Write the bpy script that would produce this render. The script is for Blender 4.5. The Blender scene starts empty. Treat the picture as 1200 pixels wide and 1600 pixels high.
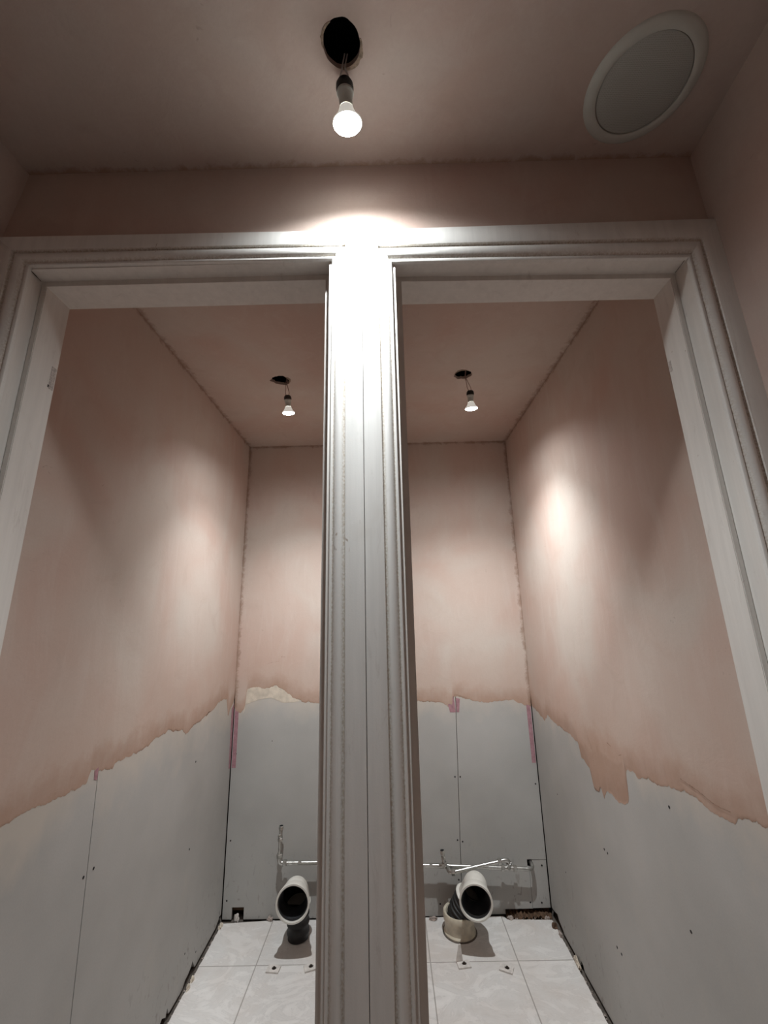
import bpy, bmesh, math, random
from mathutils import Vector, Matrix, noise
from mathutils.geometry import delaunay_2d_cdt

random.seed(7)
S = bpy.context.scene
COL = S.collection

# ------------------------------------------------------------------ camera
cam_d = bpy.data.cameras.new('camera')
cam = bpy.data.objects.new('camera', cam_d)
COL.objects.link(cam)
S.camera = cam
PITCH, YAW, ROLL = 0.2447, -0.0049, -0.0221
cam_d.sensor_fit = 'VERTICAL'
cam_d.sensor_height = 32.0
cam_d.lens = 655.34 / 1600 * 32.0
cam_d.clip_start = 0.01
fwd = Vector((math.sin(YAW) * math.cos(PITCH), math.cos(YAW) * math.cos(PITCH), math.sin(PITCH)))
rt = Vector((math.cos(YAW), -math.sin(YAW), 0))
upv = rt.cross(fwd)
r2 = rt * math.cos(ROLL) + upv * math.sin(ROLL)
u2 = upv * math.cos(ROLL) - rt * math.sin(ROLL)
cam.matrix_world = Matrix(((r2.x, u2.x, -fwd.x, 0.039), (r2.y, u2.y, -fwd.y, -0.7542),
                           (r2.z, u2.z, -fwd.z, 1.3773), (0, 0, 0, 1)))

# ------------------------------------------------------------------ world, exposure
W = bpy.data.worlds.new('world')
S.world = W
W.use_nodes = True
W.node_tree.nodes['Background'].inputs[0].default_value = (0.02, 0.018, 0.017, 1)
W.node_tree.nodes['Background'].inputs[1].default_value = 1.0
S.view_settings.view_transform = 'Standard'
S.view_settings.look = 'None'
S.view_settings.gamma = 1.0
S.view_settings.exposure = 0.25
S.view_settings.use_curve_mapping = False
try:
    S.cycles.max_bounces = 12
    S.cycles.diffuse_bounces = 8
except Exception:
    pass

HALL_WIDE, HALL_CORE = 22.0, 38.0        # watts: wide spill and central beam of each reflector bulb
CUBICLE_WIDE, CUBICLE_CORE = 19.0, 68.0
WIDE_DEG, WIDE_BLEND = 156.0, 0.99
CORE_DEG, CORE_BLEND = 104.0, 1.0
LAMP_COLOR = (0.94, 0.985, 1.0)
LENS_STRENGTH = 40.0

# ------------------------------------------------------------------ dimensions (metres)
CEIL = 2.40            # cubicle ceiling
HCEIL = 2.354          # hall ceiling
XL, XR, YB = -0.783, 0.775, 1.6287
YF, YI = -0.034, 0.0653   # hall face and cubicle face of the front wall

# ------------------------------------------------------------------ material helpers
def mat(name):
    m = bpy.data.materials.new(name)
    m.use_nodes = True
    nt = m.node_tree
    b = nt.nodes['Principled BSDF']
    return m, nt, b

def nd(nt, t, **kw):
    n = nt.nodes.new(t)
    for k, v in kw.items():
        if k.startswith('i_'):
            key = k[2:].replace('_', ' ')
            n.inputs[key].default_value = v
        else:
            setattr(n, k, v)
    return n

def lk(nt, a, b):
    nt.links.new(a, b)

def pos(nt):
    return nd(nt, 'ShaderNodeNewGeometry').outputs['Position']

def nz(nt, vec, scale, detail=4, rough=0.55, stretch=None, dist=0.0):
    if stretch:
        mp = nd(nt, 'ShaderNodeMapping')
        mp.inputs['Scale'].default_value = stretch
        lk(nt, vec, mp.inputs['Vector'])
        vec = mp.outputs[0]
    n = nd(nt, 'ShaderNodeTexNoise')
    n.inputs['Scale'].default_value = scale
    n.inputs['Detail'].default_value = detail
    n.inputs['Roughness'].default_value = rough
    n.inputs['Distortion'].default_value = dist
    lk(nt, vec, n.inputs['Vector'])
    return n.outputs['Fac']

def rng(nt, v, a, b, c=0.0, d=1.0):
    n = nd(nt, 'ShaderNodeMapRange')
    n.inputs['From Min'].default_value = a
    n.inputs['From Max'].default_value = b
    n.inputs['To Min'].default_value = c
    n.inputs['To Max'].default_value = d
    lk(nt, v, n.inputs['Value'])
    return n.outputs[0]

def mth(nt, op, a, b=None):
    n = nd(nt, 'ShaderNodeMath', operation=op)
    for i, v in enumerate((a, b)):
        if v is None:
            continue
        if isinstance(v, (int, float)):
            n.inputs[i].default_value = v
        else:
            lk(nt, v, n.inputs[i])
    return n.outputs[0]

def mix(nt, f, a, b):
    n = nd(nt, 'ShaderNodeMix', data_type='RGBA')
    if isinstance(f, (int, float)):
        n.inputs[0].default_value = f
    else:
        lk(nt, f, n.inputs[0])
    for i, v in ((6, a), (7, b)):
        if isinstance(v, tuple):
            n.inputs[i].default_value = (*v, 1)
        else:
            lk(nt, v, n.inputs[i])
    return n.outputs[2]

def bump(nt, b, h, strength, dist=0.01):
    n = nd(nt, 'ShaderNodeBump')
    n.inputs['Strength'].default_value = strength
    n.inputs['Distance'].default_value = dist
    lk(nt, h, n.inputs['Height'])
    lk(nt, n.outputs[0], b.inputs['Normal'])

def attr(nt, name):
    n = nd(nt, 'ShaderNodeAttribute')
    n.attribute_name = name
    return n.outputs['Fac']

def simple(name, col, rough=0.6, metal=0.0, vary=0.08, scale=30, bmp=0.0):
    m, nt, b = mat(name)
    p = pos(nt)
    n = nz(nt, p, scale)
    dark = tuple(c * (1 - vary * 2) for c in col)
    lite = tuple(min(1, c * (1 + vary)) for c in col)
    lk(nt, mix(nt, rng(nt, n, 0.3, 0.7), dark, lite), b.inputs['Base Color'])
    b.inputs['Roughness'].default_value = rough
    b.inputs['Metallic'].default_value = metal
    if bmp:
        bump(nt, b, n, bmp, 0.002)
    return m

# pink finishing plaster: cloudy, with trowel streaks, and damp brown along its wet lower edge
def plaster_material(name, base=(0.52, 0.44, 0.395), damp_edge=True, corners=None):
    m, nt, b = mat(name)
    p = pos(nt)
    big = nz(nt, p, 2.6, 3, 0.5, dist=0.6)
    mid = nz(nt, p, 9, 5, 0.6, dist=1.0)
    strk = nz(nt, p, 5, 4, 0.6, stretch=(3.5, 3.5, 0.7), dist=0.8)
    fine = nz(nt, p, 160, 3, 0.7)
    pinker = (base[0] * 1.0, base[1] * 0.90, base[2] * 0.86)
    buff = (base[0] * 1.04, base[1] * 1.08, base[2] * 1.07)
    c = mix(nt, rng(nt, big, 0.35, 0.65), pinker, buff)
    c = mix(nt, rng(nt, strk, 0.5, 0.75, 0.0, 0.45), c, (base[0] * 1.12, base[1] * 1.15, base[2] * 1.16))
    c = mix(nt, rng(nt, mid, 0.55, 0.8, 0.0, 0.35), c, (base[0] * 0.82, base[1] * 0.75, base[2] * 0.70))
    c = mix(nt, rng(nt, fine, 0.35, 0.75, 0.0, 0.12), c, (base[0] * 0.7, base[1] * 0.66, base[2] * 0.64))
    # small dark scuffs
    sc = nz(nt, p, 26, 2, 0.4, stretch=(1, 1, 2.2), dist=2.0)
    c = mix(nt, rng(nt, sc, 0.76, 0.84, 0.0, 0.5), c, (0.20, 0.15, 0.12))
    if damp_edge:
        e = attr(nt, 'edge_dist')
        wv = nz(nt, p, 14, 4, 0.6)
        wide = mth(nt, 'ADD', e, mth(nt, 'MULTIPLY', mth(nt, 'SUBTRACT', wv, 0.5), -0.14))
        f = rng(nt, wide, 0.0, 0.08, 0.9, 0.0)
        c = mix(nt, f, c, (0.36, 0.235, 0.165))
        f2 = rng(nt, wide, 0.03, 0.30, 0.55, 0.0)
        c = mix(nt, f2, c, (0.47, 0.33, 0.265))
        f3 = rng(nt, e, 0.0, 0.006, 0.15, 0.0)
        c = mix(nt, f3, c, (0.19, 0.10, 0.06))
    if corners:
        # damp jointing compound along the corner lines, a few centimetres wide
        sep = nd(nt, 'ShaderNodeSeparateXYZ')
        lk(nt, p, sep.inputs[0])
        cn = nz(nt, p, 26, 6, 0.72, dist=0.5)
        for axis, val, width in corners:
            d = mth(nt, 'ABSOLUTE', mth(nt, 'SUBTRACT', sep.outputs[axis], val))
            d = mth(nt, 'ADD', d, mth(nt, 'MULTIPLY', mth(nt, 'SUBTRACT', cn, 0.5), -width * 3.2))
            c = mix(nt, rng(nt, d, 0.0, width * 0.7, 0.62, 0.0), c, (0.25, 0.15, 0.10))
    lk(nt, c, b.inputs['Base Color'])
    b.inputs['Roughness'].default_value = 0.75
    b.inputs['Specular IOR Level'].default_value = 0.25
    h = mth(nt, 'ADD', mth(nt, 'MULTIPLY', mid, 0.6), mth(nt, 'MULTIPLY', fine, 0.10))
    h = mth(nt, 'ADD', h, mth(nt, 'MULTIPLY', strk, 0.5))
    bump(nt, b, h, 0.28, 0.006)
    return m

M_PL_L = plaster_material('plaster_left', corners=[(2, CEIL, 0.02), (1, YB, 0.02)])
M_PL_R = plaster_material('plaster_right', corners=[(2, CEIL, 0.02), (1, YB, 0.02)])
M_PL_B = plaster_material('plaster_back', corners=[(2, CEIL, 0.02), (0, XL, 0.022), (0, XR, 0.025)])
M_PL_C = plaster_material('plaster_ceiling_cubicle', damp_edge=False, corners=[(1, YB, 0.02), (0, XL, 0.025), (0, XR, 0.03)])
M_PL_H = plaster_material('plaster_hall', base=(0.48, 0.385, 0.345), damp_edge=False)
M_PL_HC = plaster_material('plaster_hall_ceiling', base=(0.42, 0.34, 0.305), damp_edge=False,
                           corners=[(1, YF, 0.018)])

def board_material():
    m, nt, b = mat('plasterboard_paper')
    p = pos(nt)
    n1 = nz(nt, p, 3.0, 3)
    n2 = nz(nt, p, 12, 4, 0.6, stretch=(1, 1, 0.5))
    n3 = nz(nt, p, 220, 2)
    c = mix(nt, rng(nt, n1, 0.35, 0.65), (0.38, 0.372, 0.355), (0.435, 0.425, 0.408))
    c = mix(nt, rng(nt, n2, 0.55, 0.8, 0, 0.3), c, (0.46, 0.43, 0.38))
    c = mix(nt, rng(nt, n3, 0.3, 0.7, 0, 0.12), c, (0.26, 0.25, 0.24))
    # dirty scrapes near the floor and pale dried skim just below the plaster
    sep = nd(nt, 'ShaderNodeSeparateXYZ')
    lk(nt, p, sep.inputs[0])
    n4 = nz(nt, p, 30, 2, 0.4, stretch=(1.6, 1.6, 0.6), dist=1.5)
    low = rng(nt, sep.outputs[2], 0.02, 0.35, 0.6, 0.0)
    c = mix(nt, mth(nt, 'MULTIPLY', low, rng(nt, n4, 0.62, 0.72)), c, (0.20, 0.18, 0.16))
    n5 = nz(nt, p, 7, 4, 0.6, stretch=(1, 1, 0.8))
    top = mth(nt, 'ADD', sep.outputs[2], mth(nt, 'MULTIPLY', mth(nt, 'SUBTRACT', n5, 0.5), 0.34))
    c = mix(nt, rng(nt, top, 0.84, 0.97, 0.0, 0.55), c, (0.56, 0.50, 0.43))
    lk(nt, c, b.inputs['Base Color'])
    b.inputs['Roughness'].default_value = 0.85
    b.inputs['Specular IOR Level'].default_value = 0.2
    bump(nt, b, n2, 0.08, 0.003)
    return m
M_BOARD = board_material()

def paint_material(name, groove=False, base=(0.73, 0.725, 0.70)):
    m, nt, b = mat(name)
    p = pos(nt)
    st = nz(nt, p, 30, 4, 0.6, stretch=(2.0, 2.0, 0.12))
    sp = nz(nt, p, 8, 4, 0.6)
    fine = nz(nt, p, 380, 2)
    c = mix(nt, rng(nt, st, 0.35, 0.7), base, tuple(x * 0.90 for x in base))
    c = mix(nt, rng(nt, sp, 0.58, 0.8, 0, 0.35), c, (0.52, 0.48, 0.42))
    ch = nz(nt, p, 60, 2, 0.4, stretch=(1, 1, 0.5), dist=1.5)
    c = mix(nt, rng(nt, ch, 0.78, 0.82, 0, 0.7), c, (0.30, 0.22, 0.17))
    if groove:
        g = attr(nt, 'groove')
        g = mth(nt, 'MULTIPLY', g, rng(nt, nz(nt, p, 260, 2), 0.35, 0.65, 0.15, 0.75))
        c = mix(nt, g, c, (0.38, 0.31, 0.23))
    dm = nz(nt, p, 22, 5, 0.75, stretch=(1.5, 1.5, 0.35), dist=0.8)
    c = mix(nt, rng(nt, dm, 0.60, 0.78, 0, 0.5), c, (0.40, 0.36, 0.33))
    lk(nt, c, b.inputs['Base Color'])
    b.inputs['Roughness'].default_value = 0.38
    b.inputs['Specular IOR Level'].default_value = 0.4
    bump(nt, b, mth(nt, 'ADD', mth(nt, 'MULTIPLY', st, 0.5), mth(nt, 'MULTIPLY', fine, 0.25)), 0.22, 0.0015)
    return m
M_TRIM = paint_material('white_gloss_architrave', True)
M_PAINT = paint_material('white_gloss_lining', False, (0.70, 0.68, 0.645))

def tile_material():
    m, nt, b = mat('marbled_floor_tile')
    p = pos(nt)
    sep = nd(nt, 'ShaderNodeSeparateXYZ')
    lk(nt, p, sep.inputs[0])
    def line(v, period, off, half):
        f = mth(nt, 'FRACT', mth(nt, 'DIVIDE', mth(nt, 'SUBTRACT', v, off - period * 50), period))
        d = mth(nt, 'MULTIPLY', mth(nt, 'SUBTRACT', 0.5, mth(nt, 'ABSOLUTE', mth(nt, 'SUBTRACT', f, 0.5))), period)
        return rng(nt, d, half * 0.6, half * 1.3, 1.0, 0.0)
    lx = line(sep.outputs[0], 0.358, 0.178, 0.0022)
    ly = line(sep.outputs[1], 0.358, 1.361, 0.0022)
    # the first grout line left of the middle sits at -0.53
    g = mth(nt, 'MAXIMUM', lx, ly)
    v1 = nz(nt, p, 5.5, 7, 0.68, stretch=(1.0, 1.7, 1), dist=2.2)
    v2 = nz(nt, p, 18, 5, 0.65, dist=1.4)
    c = mix(nt, rng(nt, v1, 0.35, 0.68), (0.60, 0.58, 0.56), (0.73, 0.71, 0.69))
    vein = rng(nt, mth(nt, 'ABSOLUTE', mth(nt, 'SUBTRACT', v1, 0.5)), 0.0, 0.03, 0.30, 0.0)
    c = mix(nt, vein, c, (0.43, 0.41, 0.40))
    c = mix(nt, rng(nt, v2, 0.60, 0.78, 0, 0.35), c, (0.48, 0.44, 0.41))
    dirt = nz(nt, p, 4, 4, 0.6)
    c = mix(nt, rng(nt, dirt, 0.45, 0.75, 0, 0.45), c, (0.52, 0.43, 0.37))
    c = mix(nt, mth(nt, 'MULTIPLY', g, 0.75), c, (0.27, 0.245, 0.225))
    lk(nt, c, b.inputs['Base Color'])
    b.inputs['Roughness'].default_value = 0.55
    bump(nt, b, mth(nt, 'MULTIPLY', g, -1.0), 0.5, 0.0015)
    return m
M_TILE = tile_material()
M_DARK = simple('dark_void_timber', (0.028, 0.018, 0.012), 0.95, 0, 0.25, 25)
M_BLACK = simple('black_void', (0.006, 0.006, 0.007), 0.95)
M_SCREED = simple('rough_screed', (0.12, 0.10, 0.085), 0.95, 0, 0.25, 40, 0.5)
M_RUBBLE = simple('brown_rubble', (0.13, 0.075, 0.045), 0.95, 0, 0.3, 50, 0.6)
M_CRUMB = simple('pink_crumb', (0.40, 0.335, 0.30), 0.9, 0, 0.2, 60, 0.4)
M_SCREW = simple('black_screw', (0.012, 0.011, 0.012), 0.7)
M_PINK = simple('pink_jointing_mark', (0.36, 0.195, 0.22), 0.8, 0, 0.12, 60)
M_SMEAR = simple('cream_dried_skim', (0.60, 0.53, 0.44), 0.85, 0, 0.10, 40)
M_CHROME = simple('dull_chromed_copper', (0.56, 0.555, 0.53), 0.34, 0.95, 0.15, 60)
M_UPVC = simple('white_plastic_pipe', (0.66, 0.64, 0.59), 0.42, 0, 0.06, 20)
M_CREAM = simple('cream_plastic_collar', (0.60, 0.54, 0.43), 0.5, 0, 0.14, 26)
M_RUBBER = simple('black_rubber', (0.014, 0.014, 0.015), 0.55, 0, 0.1, 60)
M_INSIDE = simple('dark_pipe_bore', (0.035, 0.037, 0.042), 0.35, 0, 0.2, 20)
M_HOLDER = simple('black_bakelite', (0.012, 0.013, 0.013), 0.5)
M_NECK = simple('pale_lamp_neck', (0.50, 0.53, 0.50), 0.45)
M_SPK = simple('speaker_off_white', (0.45, 0.45, 0.41), 0.6, 0, 0.03, 40)
M_WIRE = simple('pinkish_wire', (0.50, 0.36, 0.33), 0.5)
M_WIREG = simple('grey_wire', (0.55, 0.52, 0.50), 0.5)
M_LUG = simple('off_white_plastic_lug', (0.64, 0.60, 0.565), 0.6, 0, 0.10, 60)
M_PATCH = simple('pinkish_plaster_spill', (0.50, 0.42, 0.37), 0.85, 0, 0.15, 40)

def grille_material():
    m, nt, b = mat('speaker_mesh_grille')
    p = pos(nt)
    v = nd(nt, 'ShaderNodeTexVoronoi')
    v.inputs['Scale'].default_value = 330
    v.inputs['Randomness'].default_value = 0.15
    lk(nt, p, v.inputs['Vector'])
    c = mix(nt, rng(nt, v.outputs['Distance'], 0.25, 0.4), (0.27, 0.27, 0.245), (0.36, 0.36, 0.33))
    lk(nt, c, b.inputs['Base Color'])
    b.inputs['Roughness'].default_value = 0.6
    return m
M_GRILLE = grille_material()

def lens_material():
    m, nt, b = mat('lit_lamp_lens')
    b.inputs['Base Color'].default_value = (0.9, 0.9, 0.88, 1)
    b.inputs['Emission Color'].default_value = (1, 0.97, 0.92, 1)
    b.inputs['Emission Strength'].default_value = LENS_STRENGTH
    return m
M_LENS = lens_material()
def glow_neck():
    # the lower flare of the lamp is frosted glass lit from inside
    m, nt, b = mat('frosted_flare_glass')
    b.inputs['Base Color'].default_value = (0.7, 0.7, 0.66, 1)
    b.inputs['Roughness'].default_value = 0.5
    b.inputs['Emission Color'].default_value = (1, 0.97, 0.88, 1)
    b.inputs['Emission Strength'].default_value = 0.35
    return m
M_FLARE = glow_neck()

# ------------------------------------------------------------------ object helpers
def obj(name, bm, material, parent=None, smooth=False, loc=None):
    bmesh.ops.recalc_face_normals(bm, faces=bm.faces[:])
    me = bpy.data.meshes.new(name)
    bm.to_mesh(me)
    bm.free()
    if smooth:
        me.polygons.foreach_set('use_smooth', [True] * len(me.polygons))
        try:
            me.set_sharp_from_angle(angle=math.radians(40))
        except Exception:
            pass
    for mm in (material if isinstance(material, (list, tuple)) else [material]):
        me.materials.append(mm)
    o = bpy.data.objects.new(name, me)
    COL.objects.link(o)
    if parent:
        o.parent = parent
    if loc is not None:
        o.location = loc
    return o

def structure(o):
    o['kind'] = 'structure'
    return o

def tag(o, label, cat, group=None):
    o['label'] = label
    o['category'] = cat
    if group:
        o['group'] = group
    return o

def empty(name, loc=(0, 0, 0), rot=(0, 0, 0)):
    o = bpy.data.objects.new(name, None)
    COL.objects.link(o)
    o.location = loc
    o.rotation_euler = rot
    o.empty_display_size = 0.05
    return o

def add_box(bm, x0, x1, y0, y1, z0, z1, bevel=0.0):
    r = bmesh.ops.create_cube(bm, size=1.0)
    for v in r['verts']:
        v.co = Vector(((x0 + x1) / 2 + v.co.x * (x1 - x0), (y0 + y1) / 2 + v.co.y * (y1 - y0), (z0 + z1) / 2 + v.co.z * (z1 - z0)))
    if bevel:
        es = list({e for v in r['verts'] for e in v.link_edges})
        bmesh.ops.bevel(bm, geom=es, offset=bevel, segments=2, affect='EDGES')

def box(*a, bevel=0.0):
    bm = bmesh.new()
    add_box(bm, *a, bevel=bevel)
    return bm

def add_hexa(bm, lo, hi):
    """solid between two matching rings of points"""
    a = [bm.verts.new(p) for p in lo]
    b = [bm.verts.new(p) for p in hi]
    n = len(a)
    bm.faces.new(a)
    bm.faces.new(b[::-1])
    for i in range(n):
        bm.faces.new((a[i], b[i], b[(i + 1) % n], a[(i + 1) % n]))

def hexa(lo, hi):
    bm = bmesh.new()
    add_hexa(bm, lo, hi)
    return bm

def densify(pts, step):
    out = []
    n = len(pts)
    for i in range(n):
        a, b = Vector(pts[i]), Vector(pts[(i + 1) % n])
        k = max(1, int((b - a).length / step))
        for j in range(k):
            out.append(tuple(a.lerp(b, j / k)))
    return out

def sheet(outer, holes, fn, thick):
    """flat slab: outer outline and holes in 2D, fn(u, v, d) places them, thickness along d"""
    loops = [outer] + list(holes)
    vs, es = [], []
    for lp in loops:
        s = len(vs)
        vs += [Vector(p) for p in lp]
        es += [(s + i, s + (i + 1) % len(lp)) for i in range(len(lp))]
    V, E, F, *_ = delaunay_2d_cdt(vs, es, [], 0, 1e-6)
    def inside(p, lp):
        c = False
        n = len(lp)
        for i in range(n):
            x0, y0 = lp[i]
            x1, y1 = lp[(i + 1) % n]
            if (y0 > p[1]) != (y1 > p[1]) and p[0] < (x1 - x0) * (p[1] - y0) / (y1 - y0) + x0:
                c = not c
        return c
    bm = bmesh.new()
    A = [bm.verts.new(fn(v.x, v.y, 0.0)) for v in V]
    B = [bm.verts.new(fn(v.x, v.y, thick)) for v in V]
    cnt = {}
    for f in F:
        cx = sum(V[i].x for i in f) / len(f)
        cy = sum(V[i].y for i in f) / len(f)
        if not inside((cx, cy), outer) or any(inside((cx, cy), h) for h in holes):
            continue
        bm.faces.new([A[i] for i in f])
        bm.faces.new([B[i] for i in reversed(f)])
        for i in range(len(f)):
            k = (f[i], f[(i + 1) % len(f)])
            if (k[1], k[0]) in cnt:
                del cnt[(k[1], k[0])]
            else:
                cnt[k] = 1
    for i, j in cnt:
        bm.faces.new((A[i], A[j], B[j], B[i]))
    loose = [v for v in bm.verts if not v.link_faces]
    bmesh.ops.delete(bm, geom=loose, context='VERTS')
    return bm

def add_tube(bm, pts, rad, seg=14, cap=True, squash=None):
    """round tube along points; rad is a number or one per point"""
    P = [Vector(p) for p in pts]
    R = rad if isinstance(rad, (list, tuple)) else [rad] * len(P)
    t = (P[1] - P[0]).normalized()
    ref = Vector((0, 0, 1)) if abs(t.z) < 0.9 else Vector((1, 0, 0))
    u = t.cross(ref).normalized()
    rings = []
    for i, p in enumerate(P):
        if i == 0:
            tt = (P[1] - P[0]).normalized()
        elif i == len(P) - 1:
            tt = (P[-1] - P[-2]).normalized()
        else:
            tt = ((P[i + 1] - p).normalized() + (p - P[i - 1]).normalized()).normalized()
        u = (u - tt * u.dot(tt)).normalized()
        w = tt.cross(u)
        rings.append([bm.verts.new(p + (u * math.cos(2 * math.pi * k / seg) + w * math.sin(2 * math.pi * k / seg)) * R[i]) for k in range(seg)])
    for a, b in zip(rings, rings[1:]):
        for k in range(seg):
            bm.faces.new((a[k], a[(k + 1) % seg], b[(k + 1) % seg], b[k]))
    if cap:
        bm.faces.new(rings[0][::-1])
        bm.faces.new(rings[-1])
    return rings

def tube(pts, rad, seg=14, cap=True):
    bm = bmesh.new()
    add_tube(bm, pts, rad, seg, cap)
    return bm

def smooth_path(pts, k=6):
    """Catmull-Rom through the points"""
    P = [Vector(p) for p in pts]
    P = [P[0] * 2 - P[1]] + P + [P[-1] * 2 - P[-2]]
    out = []
    for i in range(1, len(P) - 2):
        for j in range(k):
            t = j / k
            out.append(0.5 * ((2 * P[i]) + (P[i + 1] - P[i - 1]) * t + (2 * P[i - 1] - 5 * P[i] + 4 * P[i + 1] - P[i + 2]) * t * t
                              + (3 * P[i] - P[i - 1] - 3 * P[i + 1] + P[i + 2]) * t ** 3))
    out.append(P[-2])
    return out

def lathe(prof, seg=40):
    """profile of (radius, z) about the z axis"""
    bm = bmesh.new()
    rings = []
    for r, z in prof:
        if r < 1e-5:
            rings.append([bm.verts.new((0, 0, z))])
        else:
            rings.append([bm.verts.new((r * math.cos(2 * math.pi * k / seg), r * math.sin(2 * math.pi * k / seg), z)) for k in range(seg)])
    for a, b in zip(rings, rings[1:]):
        for k in range(seg):
            k2 = (k + 1) % seg
            if len(a) == 1 and len(b) == 1:
                continue
            if len(a) == 1:
                bm.faces.new((a[0], b[k2], b[k]))
            elif len(b) == 1:
                bm.faces.new((a[k], a[k2], b[0]))
            else:
                bm.faces.new((a[k], a[k2], b[k2], b[k]))
    return bm

def fbm(x, s):
    return noise.noise(Vector((x * s, 3.7, 1.3))) + 0.5 * noise.noise(Vector((x * s * 2.3, 9.1, 4.2))) + 0.25 * noise.noise(Vector((x * s * 5.1, 2.1, 7.7)))

def interp(curve, u):
    if u <= curve[0][0]:
        return curve[0][1]
    for (a, za), (b, zb) in zip(curve, curve[1:]):
        if u <= b:
            return za + (zb - za) * (u - a) / max(1e-6, b - a)
    return curve[-1][1]

def plaster_sheet(name, curve, fn, u0, u1, top, material, parent, thick=0.0030, nominal=None):
    """plaster layer with a ragged, feathered lower edge; fn(u, z, d) places it, d = distance out of the board"""
    curve = sorted(curve)
    n = int((u1 - u0) / 0.004)
    offs = [0, 0, 0.003, 0.009, 0.018, 0.032, 0.05, 0.075, 0.11, 0.16, 0.22, 0.30, 0.45]
    bm = bmesh.new()
    lay = bm.verts.layers.float.new('edge_dist')
    cols = []
    for i in range(n + 1):
        u = u0 + (u1 - u0) * i / n
        zb = interp(curve, u) + 0.007 * fbm(u, 45) + 0.005 * abs(fbm(u + 9, 120))
        col = []
        for j, o in enumerate(offs):
            z = zb + o
            d = 0.0 if j == 0 else thick * min(1.0, 0.12 + o * 18)
            if j > 1:
                d += 0.0012 * noise.noise(Vector((u * 9, z * 9, 0.5)))
            v = bm.verts.new(fn(u, z, d))
            v[lay] = o if nominal is None else max(0.0, z - max(zb, interp(nominal, u)))
            col.append(v)
        for k in range(1, 9):
            z = zb + 0.45 + (top - zb - 0.45) * k / 8
            v = bm.verts.new(fn(u, z, thick))
            v[lay] = z - zb
            col.append(v)
        v = bm.verts.new(fn(u, top, 0.0))
        v[lay] = 1
        col.append(v)
        cols.append(col)
    for a, b in zip(cols, cols[1:]):
        for j in range(len(a) - 1):
            bm.faces.new((a[j], a[j + 1], b[j + 1], b[j]))
        bm.faces.new((a[-1], a[0], b[0], b[-1]))
    bm.faces.new(cols[0])
    bm.faces.new(cols[-1][::-1])
    return obj(name, bm, material, parent, smooth=True)

# ================================================================== THE SETTING
# ---- floor: screed slab with the tile layer stopping short of the walls
floor = structure(obj('floor', box(-1.0, 1.0, -1.75, YB + 0.14, -0.12, -0.009), M_SCREED))
def ragged(x, y0, y1, amp, step=0.02):
    n = int((y1 - y0) / step)
    return [(x + amp * fbm(y0 + i * step, 14) * 0.6 + random.uniform(-amp, amp) * 0.3, y0 + (y1 - y0) * i / n) for i in range(n + 1)]
right_edge = ragged(XR - 0.012, 0.07, YB - 0.035, 0.005)
left_edge = ragged(XL + 0.010, 0.07, YB - 0.02, 0.004)
outer = right_edge + [(0.56, YB - 0.026), (0.545, YB - 0.004), (0.2, YB - 0.003), (-0.2, YB - 0.003), (-0.53, YB - 0.006), (-0.535, YB - 0.003)] + left_edge[::-1] + [(-0.735, 0.05), (-0.72, -1.6), (0.62, -1.6), (0.75, 0.05)]
obj('tile_layer', sheet(outer, [], lambda u, v, d: (u, v, -0.010 + d), 0.010), M_TILE, floor)
def blob(cx, cy, rx, ry, seed, n=40):
    return [(cx + rx * math.cos(a) * (1 + 0.22 * noise.noise(Vector((math.cos(a) * 1.7 + seed, math.sin(a) * 1.7, seed)))),
             cy + ry * math.sin(a) * (1 + 0.22 * noise.noise(Vector((math.cos(a) * 1.7, math.sin(a) * 1.7 + seed, seed + 5)))))
            for a in [2 * math.pi * i / n for i in range(n)]]

# ---- left cubicle wall: dark backing, two plasterboards with an open joint, plaster above
TH = 0.0125
fnL = lambda u, z, d: (XL - 0.003 - TH + d, u, z)
wall_left = structure(obj('wall_left', box(XL - 0.14, XL - 0.003 - TH - 0.006, YI, YB + 0.14, -0.05, CEIL + 0.1), M_DARK))
notch = [(1.61, 0.028), (1.605, 0.060), (1.598, 0.022), (1.56, 0.010), (1.35, 0.006), (1.325, 0.042), (1.312, 0.030), (1.29, 0.022), (1.265, 0.020), (1.245, 0.004),
         (1.14, 0.008), (1.126, 0.034), (1.118, 0.012), (1.09, 0.030), (1.05, 0.008), (0.572 + 0.003, 0.006)]
bl = sheet([(YB - 0.002, 0.028)] + notch + [(0.576, 0.40), (0.5585, 0.97), (0.5585, CEIL), (YB - 0.002, CEIL)], [], fnL, TH)
board_far = obj('plasterboard', bl, M_BOARD, wall_left)
board_near = obj('plasterboard', sheet([(YI, 0.008), (0.5715, 0.008), (0.5725, 0.40), (0.5555, 0.97), (0.5555, CEIL), (YI, CEIL)], [], fnL, TH), M_BOARD, wall_left)
edge_left = [(0.06, 0.955), (0.15, 0.958), (0.2486, 0.9632), (0.2805, 0.9652), (0.3517, 0.9658), (0.4371, 0.9556), (0.5148, 0.9561), (0.5252, 0.9836), (0.6217, 0.9579),
             (0.631, 0.9703), (0.7188, 0.9673), (0.7954, 0.9664), (0.8345, 0.9797), (0.9084, 0.9815), (0.9447, 0.9833), (1.0606, 0.9554), (1.0863, 0.9352),
             (1.1343, 0.9497), (1.2367, 0.9615), (1.3384, 0.9693), (1.4165, 0.996), (1.5162, 0.9927), (1.5503, 0.9024), (1.575, 0.93), (1.6299, 0.9663)]
plaster_sheet('plaster_coat', edge_left, lambda u, z, d: (XL - 0.003 + d, u, z), YI, YB, CEIL, M_PL_L, wall_left)

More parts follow.
